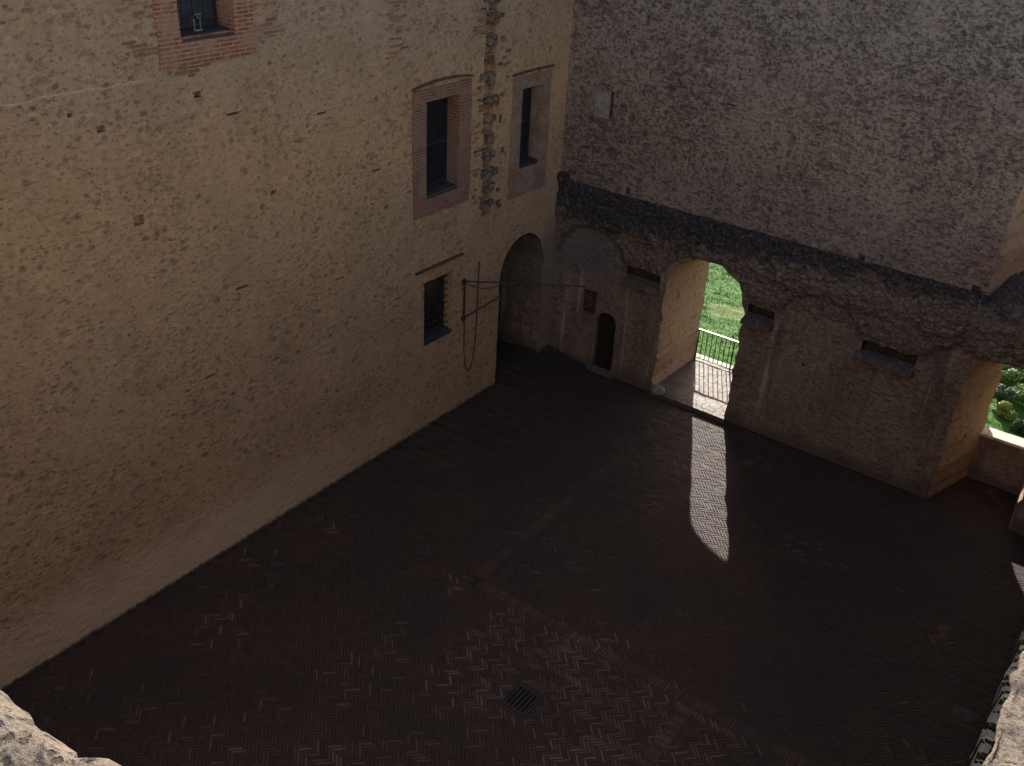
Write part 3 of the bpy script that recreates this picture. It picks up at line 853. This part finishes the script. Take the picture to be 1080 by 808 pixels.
for k in range(9):
    t = math.pi*.5-k*.55; hk.append(rel(1.5+.09*math.cos(t)*.8, -3.44+.09*math.cos(t)*.6, 3.86+.09*math.sin(t)))
tube(bm, hk, .014, 6); build('hook', bm, M_IRON, J)
bm = bmesh.new()
tube(bm, [rel(.06+.82*k/8, -4.54+.6*k/8, 4.0-.14*math.sin(math.pi*k/8)) for k in range(9)], .014, 6); build('slack_cable', bm, M_IRON, J)
bm = bmesh.new()
pts = [(-4.50, 4.0), (-4.51, 3.3), (-4.5, 2.5), (-4.48, 1.9), (-4.42, 1.45), (-4.33, 1.18), (-4.24, 1.07), (-4.15, 1.15), (-4.06, 1.4), (-3.97, 1.9), (-3.92, 2.6), (-3.9, 3.4), (-3.89, 4.0), (-3.89, 4.42)]
tube(bm, [(.045+.01*math.sin(i), y, z) for i, (y, z) in enumerate(pts)], .014, 6)
tag(build('hanging_rope', bm, M_IRON), 'dark rope hanging in a long loop down the left wall from the iron bracket', 'rope')

BX = thing('wall_box', 'small dark wall box with pale dots above and left of the small door', 'box', (1.46, 0, 1.95))
bm = bmesh.new(); box(bm, -.2, .2, -.09, .005, 0, .68, .015); build('case', bm, simple('box_brown', (.04, .028, .026), .6), BX)
M_DOT = simple('pale_dot', (.13, .11, .105), .6)
for k in range(4):
    for s in (-.07, .06):
        if (k, s) == (0, .06): continue
        bm = bmesh.new()
        p = Vector((s+rnd(-.015, .015), -.092, .16+k*.12))
        box(bm, p.x-.022, p.x+.022, -.105, -.088, p.z-.028, p.z+.028, .006)
        build('stud', bm, M_DOT, BX)
bm = bmesh.new(); box(bm, -.22, .22, -.12, .005, .682, .71, .006); build('cover', bm, M_IRON, BX)

FLt = thing('floodlight', 'small grey floodlight standing on the sill of the high brick framed window', 'lamp', (-.2, -12.2, 11.47))
bm = bmesh.new(); box(bm, -.06, .06, -.11, .11, 0, .03, .008); box(bm, -.012, .012, -.1, -.08, .03, .3, .004); box(bm, -.012, .012, .08, .1, .03, .3, .004)
build('yoke', bm, M_GREY, FLt)
bm = bmesh.new(); mt = Matrix.Translation((0, 0, .3)) @ Matrix.Rotation(R(-25), 4, 'Y')
box(bm, -.07, .1, -.075, .075, -.06, .05, .01, None)
for v in bm.verts: v.co = mt @ v.co
build('lamp_head', bm, M_FRAME, FLt)
bm = bmesh.new(); box(bm, -.09, .13, -.085, .085, .055, .07, .004)
for v in bm.verts: v.co = mt @ v.co
build('visor', bm, M_GREY, FLt)
FLt.scale = (.72, .72, .72)

# gate railing at the outer edge of the passage
GRl = thing('iron_railing', 'railing of thin dark bars under a pale top rail across the gateway', 'railing', (5.17, 2.86, .02))
bm = bmesh.new(); box(bm, -1.22, 1.22, -.03, .03, 1.05, 1.10, .008); build('top_rail', bm, M_RAIL, GRl)
bm = bmesh.new(); box(bm, -1.22, 1.22, -.015, .015, .06, .09, .004); build('bottom_rail', bm, M_BAR, GRl)
for s in (-1.2, 0.05, 1.2):
    bm = bmesh.new(); box(bm, s-.02, s+.02, -.02, .02, .0, 1.05, .004); build('post', bm, M_BAR, GRl)
for k in range(1, 15):
    x = -1.2+k*.16
    if abs(x-.05) < .05: continue
    bm = bmesh.new(); tube(bm, [(x, 0, .08), (x, 0, 1.06)], .015, 6); build('bar', bm, M_BAR, GRl)

# ------------------------------------------------------------------ OUTSIDE
def ground(x, y):
    z = -1.25-.10*(min(y, 40)-3)-.13*max(0, min(x, 30)-6)*min(1, max(0, (y-2)/6))
    if y > 40: z -= .03*(min(y, 150)-40)
    return z
V, F = [], []
def grid_axis(lo, hi, fine0, fine1, st, big):
    a = []; x = lo
    while x < hi:
        a.append(x); x += st if fine0 <= x < fine1 else big*(1+.12*(max(fine0-x, x-fine1)))
    a.append(hi); return a
xs = grid_axis(-260, 260, -8, 17, .16, .8); ys = [T-.3+.16*i for i in range(130)]
y = ys[-1]
while y < 420: y += 1.+.10*(y-20); ys.append(y)
for x in xs:
    for y in ys:
        ff = max(0, min(1, (34-y)/10))*max(0, min(1, (20-abs(x-4))/6))
        V.append((x, y, ground(x, y)+ff*(.08*fbm(x*.45, y*1.6, 0)+.045*fbm(x*1.3, y*3.5, 2))+(1-ff)*.5*fbm(x*.03, y*.03, 1)))
n = len(ys)
for i in range(len(xs)-1):
    for j in range(n-1): a = i*n+j; F.append((a, a+n, a+n+1, a+1))
kind(pydata('lawn', V, F, M_LAWN, smooth=True))
bm = bmesh.new()
for (a, b, c_, d_) in ((-600, 600, -600, -25.5), (-600, -2.2, -25.5, T-.2), (18.2, 600, -25.5, T-.2)): sheet(bm, a, b, c_, d_, -3.2)
kind(build('ground', bm, M_LAWN))
# grass blades near the gate and below the bay
V, F, Tn = [], [], []
for k in range(60000):
    if k % 3: x, y = rnd(-3.5, 6), 3.4+17*random.random()**1.1
    else: x, y = rnd(9.5, 15), rnd(9, 30)
    z = ground(x, y)+.08*fbm(x*.45, y*1.6, 0)+.045*fbm(x*1.3, y*3.5, 2)
    if ((x-1.75)/1.05)**2+((y-11.15)/.95)**2 < 1: 
        if random.random() < .75: continue
    a = rnd(0, 6.28); h = rnd(.02, .05)*(1.5 if fbm(x*.8, y*2, 9) > .15 else 1); w = rnd(.012, .03); b = len(V)
    V += [(x-w*math.cos(a), y-w*math.sin(a), z-.01), (x+w*math.cos(a), y+w*math.sin(a), z-.01), (x+rnd(-.04, .04), y+rnd(-.04, .04), z+h)]
    F.append((b, b+1, b+2)); Tn.append(random.random())
kind(pydata('grass', V, F, M_GRASS, tint=Tn), 'stuff', 'short sunlit grass growing on the lawn beyond the gateway', 'grass')

def shrub(x, y, rx, rz_, n, mat, label, lobes=7, flowers=None, leaf=.06, cone=False):
    z = ground(x, y)
    t = thing('shrub', label, 'shrub', (x, y, z), 'shrubs in the garden below the wall bay')
    bm = bmesh.new()
    L = []
    for k in range(lobes):
        a = k*2.4+rnd(0, 1); r = rx*rnd(.25, .72)
        zz = rz_*rnd(.45, 1.35)
        if cone: r *= max(.1, 1-zz/(rz_*2))
        L.append((Vector((r*math.cos(a), r*math.sin(a), zz)), rnd(.35, .6)*rx*(.8 if cone else 1), rnd(.35, .55)*rz_))
    tube(bm, [(0, 0, -.1), (0, 0, rz_*.5)], [.05*rx+.03, .03*rx+.015], 6)
    for c_, r, h in L: tube(bm, [(0, 0, rz_*.15), c_*.6, c_], [.03, .02, .008], 5)
    build('stems', bm, M_WOOD, t)
    V, F, Tn = [], [], []
    for k in range(n):
        c_, r, h = random.choice(L)
        while True:
            p = Vector((rnd(-1, 1), rnd(-1, 1), rnd(-1, 1)))
            if .25 < p.length < 1: break
        p *= (rnd(.75, 1)/p.length)**.5
        q = c_+Vector((p.x*r, p.y*r, p.z*h))
        if q.z < .03: q.z = rnd(.03, .2)
        nrm = (p+Vector((rnd(-.7, .7), rnd(-.7, .7), rnd(-.2, .9)))).normalized()
        a = nrm.orthogonal().normalized(); a.rotate(Matrix.Rotation(rnd(0, 6.28), 3, nrm)); b_ = nrm.cross(a)
        s = leaf*rnd(.6, 1.3); b = len(V)
        V += [tuple(q-a*s), tuple(q-b_*s*.55), tuple(q+a*s), tuple(q+b_*s*.55)]; F.append((b, b+1, b+2, b+3)); Tn.append(random.random())
    pydata('foliage', V, F, mat, t, tint=Tn)
    if flowers:
        bm = bmesh.new()
        for k in range(flowers):
            c_, r, h = random.choice(L); p = Vector((rnd(-1, 1), rnd(-1, 1), rnd(.3, 1))).normalized()
            bmesh.ops.create_icosphere(bm, subdivisions=1, radius=rnd(.05, .09), matrix=Matrix.Translation(c_+Vector((p.x*r, p.y*r, p.z*h))))
        build('blossom', bm, simple('blossom_white', (.62, .62, .6), .7), t)
G1 = leafmat('leaf_mid', (.045, .10, .016), (.11, .20, .035))
G2 = leafmat('leaf_dark', (.018, .045, .018), (.05, .10, .035))
G3 = leafmat('leaf_yellow', (.10, .15, .02), (.19, .24, .04))
G4 = leafmat('leaf_light', (.06, .13, .022), (.15, .25, .05))
SH = [  # px on the photo only guided where these stand in the garden
    (12.62, 11.7, .42, .40, 2600, G3, 'yellow green rounded shrub just behind the pale window sill', 7, None),
    (12.15, 12.6, .5, .55, 2200, G2, 'dark teal shrub beside the window jamb left of the yellow shrub', 7, None),
    (13.35, 11.0, .40, .42, 1800, G2, 'dark low shrub with white blossom right of the yellow shrub', 6, 9),
    (12.05, 14.7, .75, .62, 4200, G1, 'broad mid green shrub in the middle of the garden bed', 10, None),
    (13.0, 13.4, .6, .55, 3200, G4, 'light green shrub at the right edge above the white blossom', 8, None),
    (12.75, 15.3, .6, .6, 3200, G1, 'mid green shrub at the right edge in front of the pale stones', 8, None),
    (11.55, 18.2, .42, .75, 2600, G2, 'dark upright shrub beside the jamb at the edge of the lawn', 8, None),
    (12.25, 18.6, .42, .8, 2600, G2, 'dark upright shrub standing behind the pale stones', 8, None),
    (12.75, 17.2, .5, .45, 2400, G4, 'light green low shrub at the right edge behind the pale stones', 7, None)]
for s in SH: shrub(*s)
pebble('garden_stone', (12.0, 16.7, ground(12., 16.7)), .62, .36, .3, M_PALE, 'pale flat stone between the garden shrubs', 'stone', .2, 5)
pebble('garden_stone', (11.35, 15.9, ground(11.35, 15.9)), .42, .28, .25, M_PALE, 'smaller pale stone near the jamb below the dark upright shrub', 'stone', .9, 15)

# ------------------------------------------------------------------ light, sky, camera
TAN = .42
sd = Vector((.448, -.894, -TAN)).normalized()
sun = bpy.data.lights.new('sun', 'SUN'); sun.energy = 4.8; sun.angle = R(.5); sun.color = (1, .94, .86)
so = bpy.data.objects.new('sun', sun); C.objects.link(so); so.rotation_euler = sd.to_track_quat('-Z', 'Y').to_euler(); so.location = (-10, 25, 30)
wd = bpy.data.worlds.new('World'); S.world = wd; wd.use_nodes = True
bg = wd.node_tree.nodes['Background']; sky = wd.node_tree.nodes.new('ShaderNodeTexSky')
sky.sky_type = 'NISHITA'; sky.sun_disc = False; sky.sun_elevation = math.atan(TAN); sky.air_density = .8; sky.dust_density = .9; sky.ozone_density = .2; sky.sun_rotation = math.atan2(-.448, .894)
tint = wd.node_tree.nodes.new('ShaderNodeMix'); tint.data_type = 'RGBA'; tint.blend_type = 'MULTIPLY'; tint.inputs[0].default_value = 1
tint.inputs[7].default_value = (1, .84, .72, 1)
wd.node_tree.links.new(sky.outputs[0], tint.inputs[6]); wd.node_tree.links.new(tint.outputs[2], bg.inputs[0]); bg.inputs[1].default_value = .15
cam = bpy.data.cameras.new('camera'); cam.sensor_width = 36; cam.lens = 1017.32/1080*36; cam.clip_end = 2000; cam.clip_start = .05
co = bpy.data.objects.new('camera', cam); C.objects.link(co)
r = Vector((.8017739, .59566094, .04844243)); u = Vector((-.33279834, .37768442, .86406003)); w = Vector((-.49639086, .70890234, -.50105248))
mt = Matrix((r, u, -w)).transposed().to_4x4(); mt.translation = (15.22193, -23.65647, 15.0)
co.matrix_world = mt
S.camera = co
v = S.view_settings; v.view_transform = 'Standard'; v.look = 'None'; v.gamma = 1; v.use_curve_mapping = False; v.exposure = 1.6
S.render.engine = 'CYCLES'; S.cycles.max_bounces = 8; S.cycles.diffuse_bounces = 5
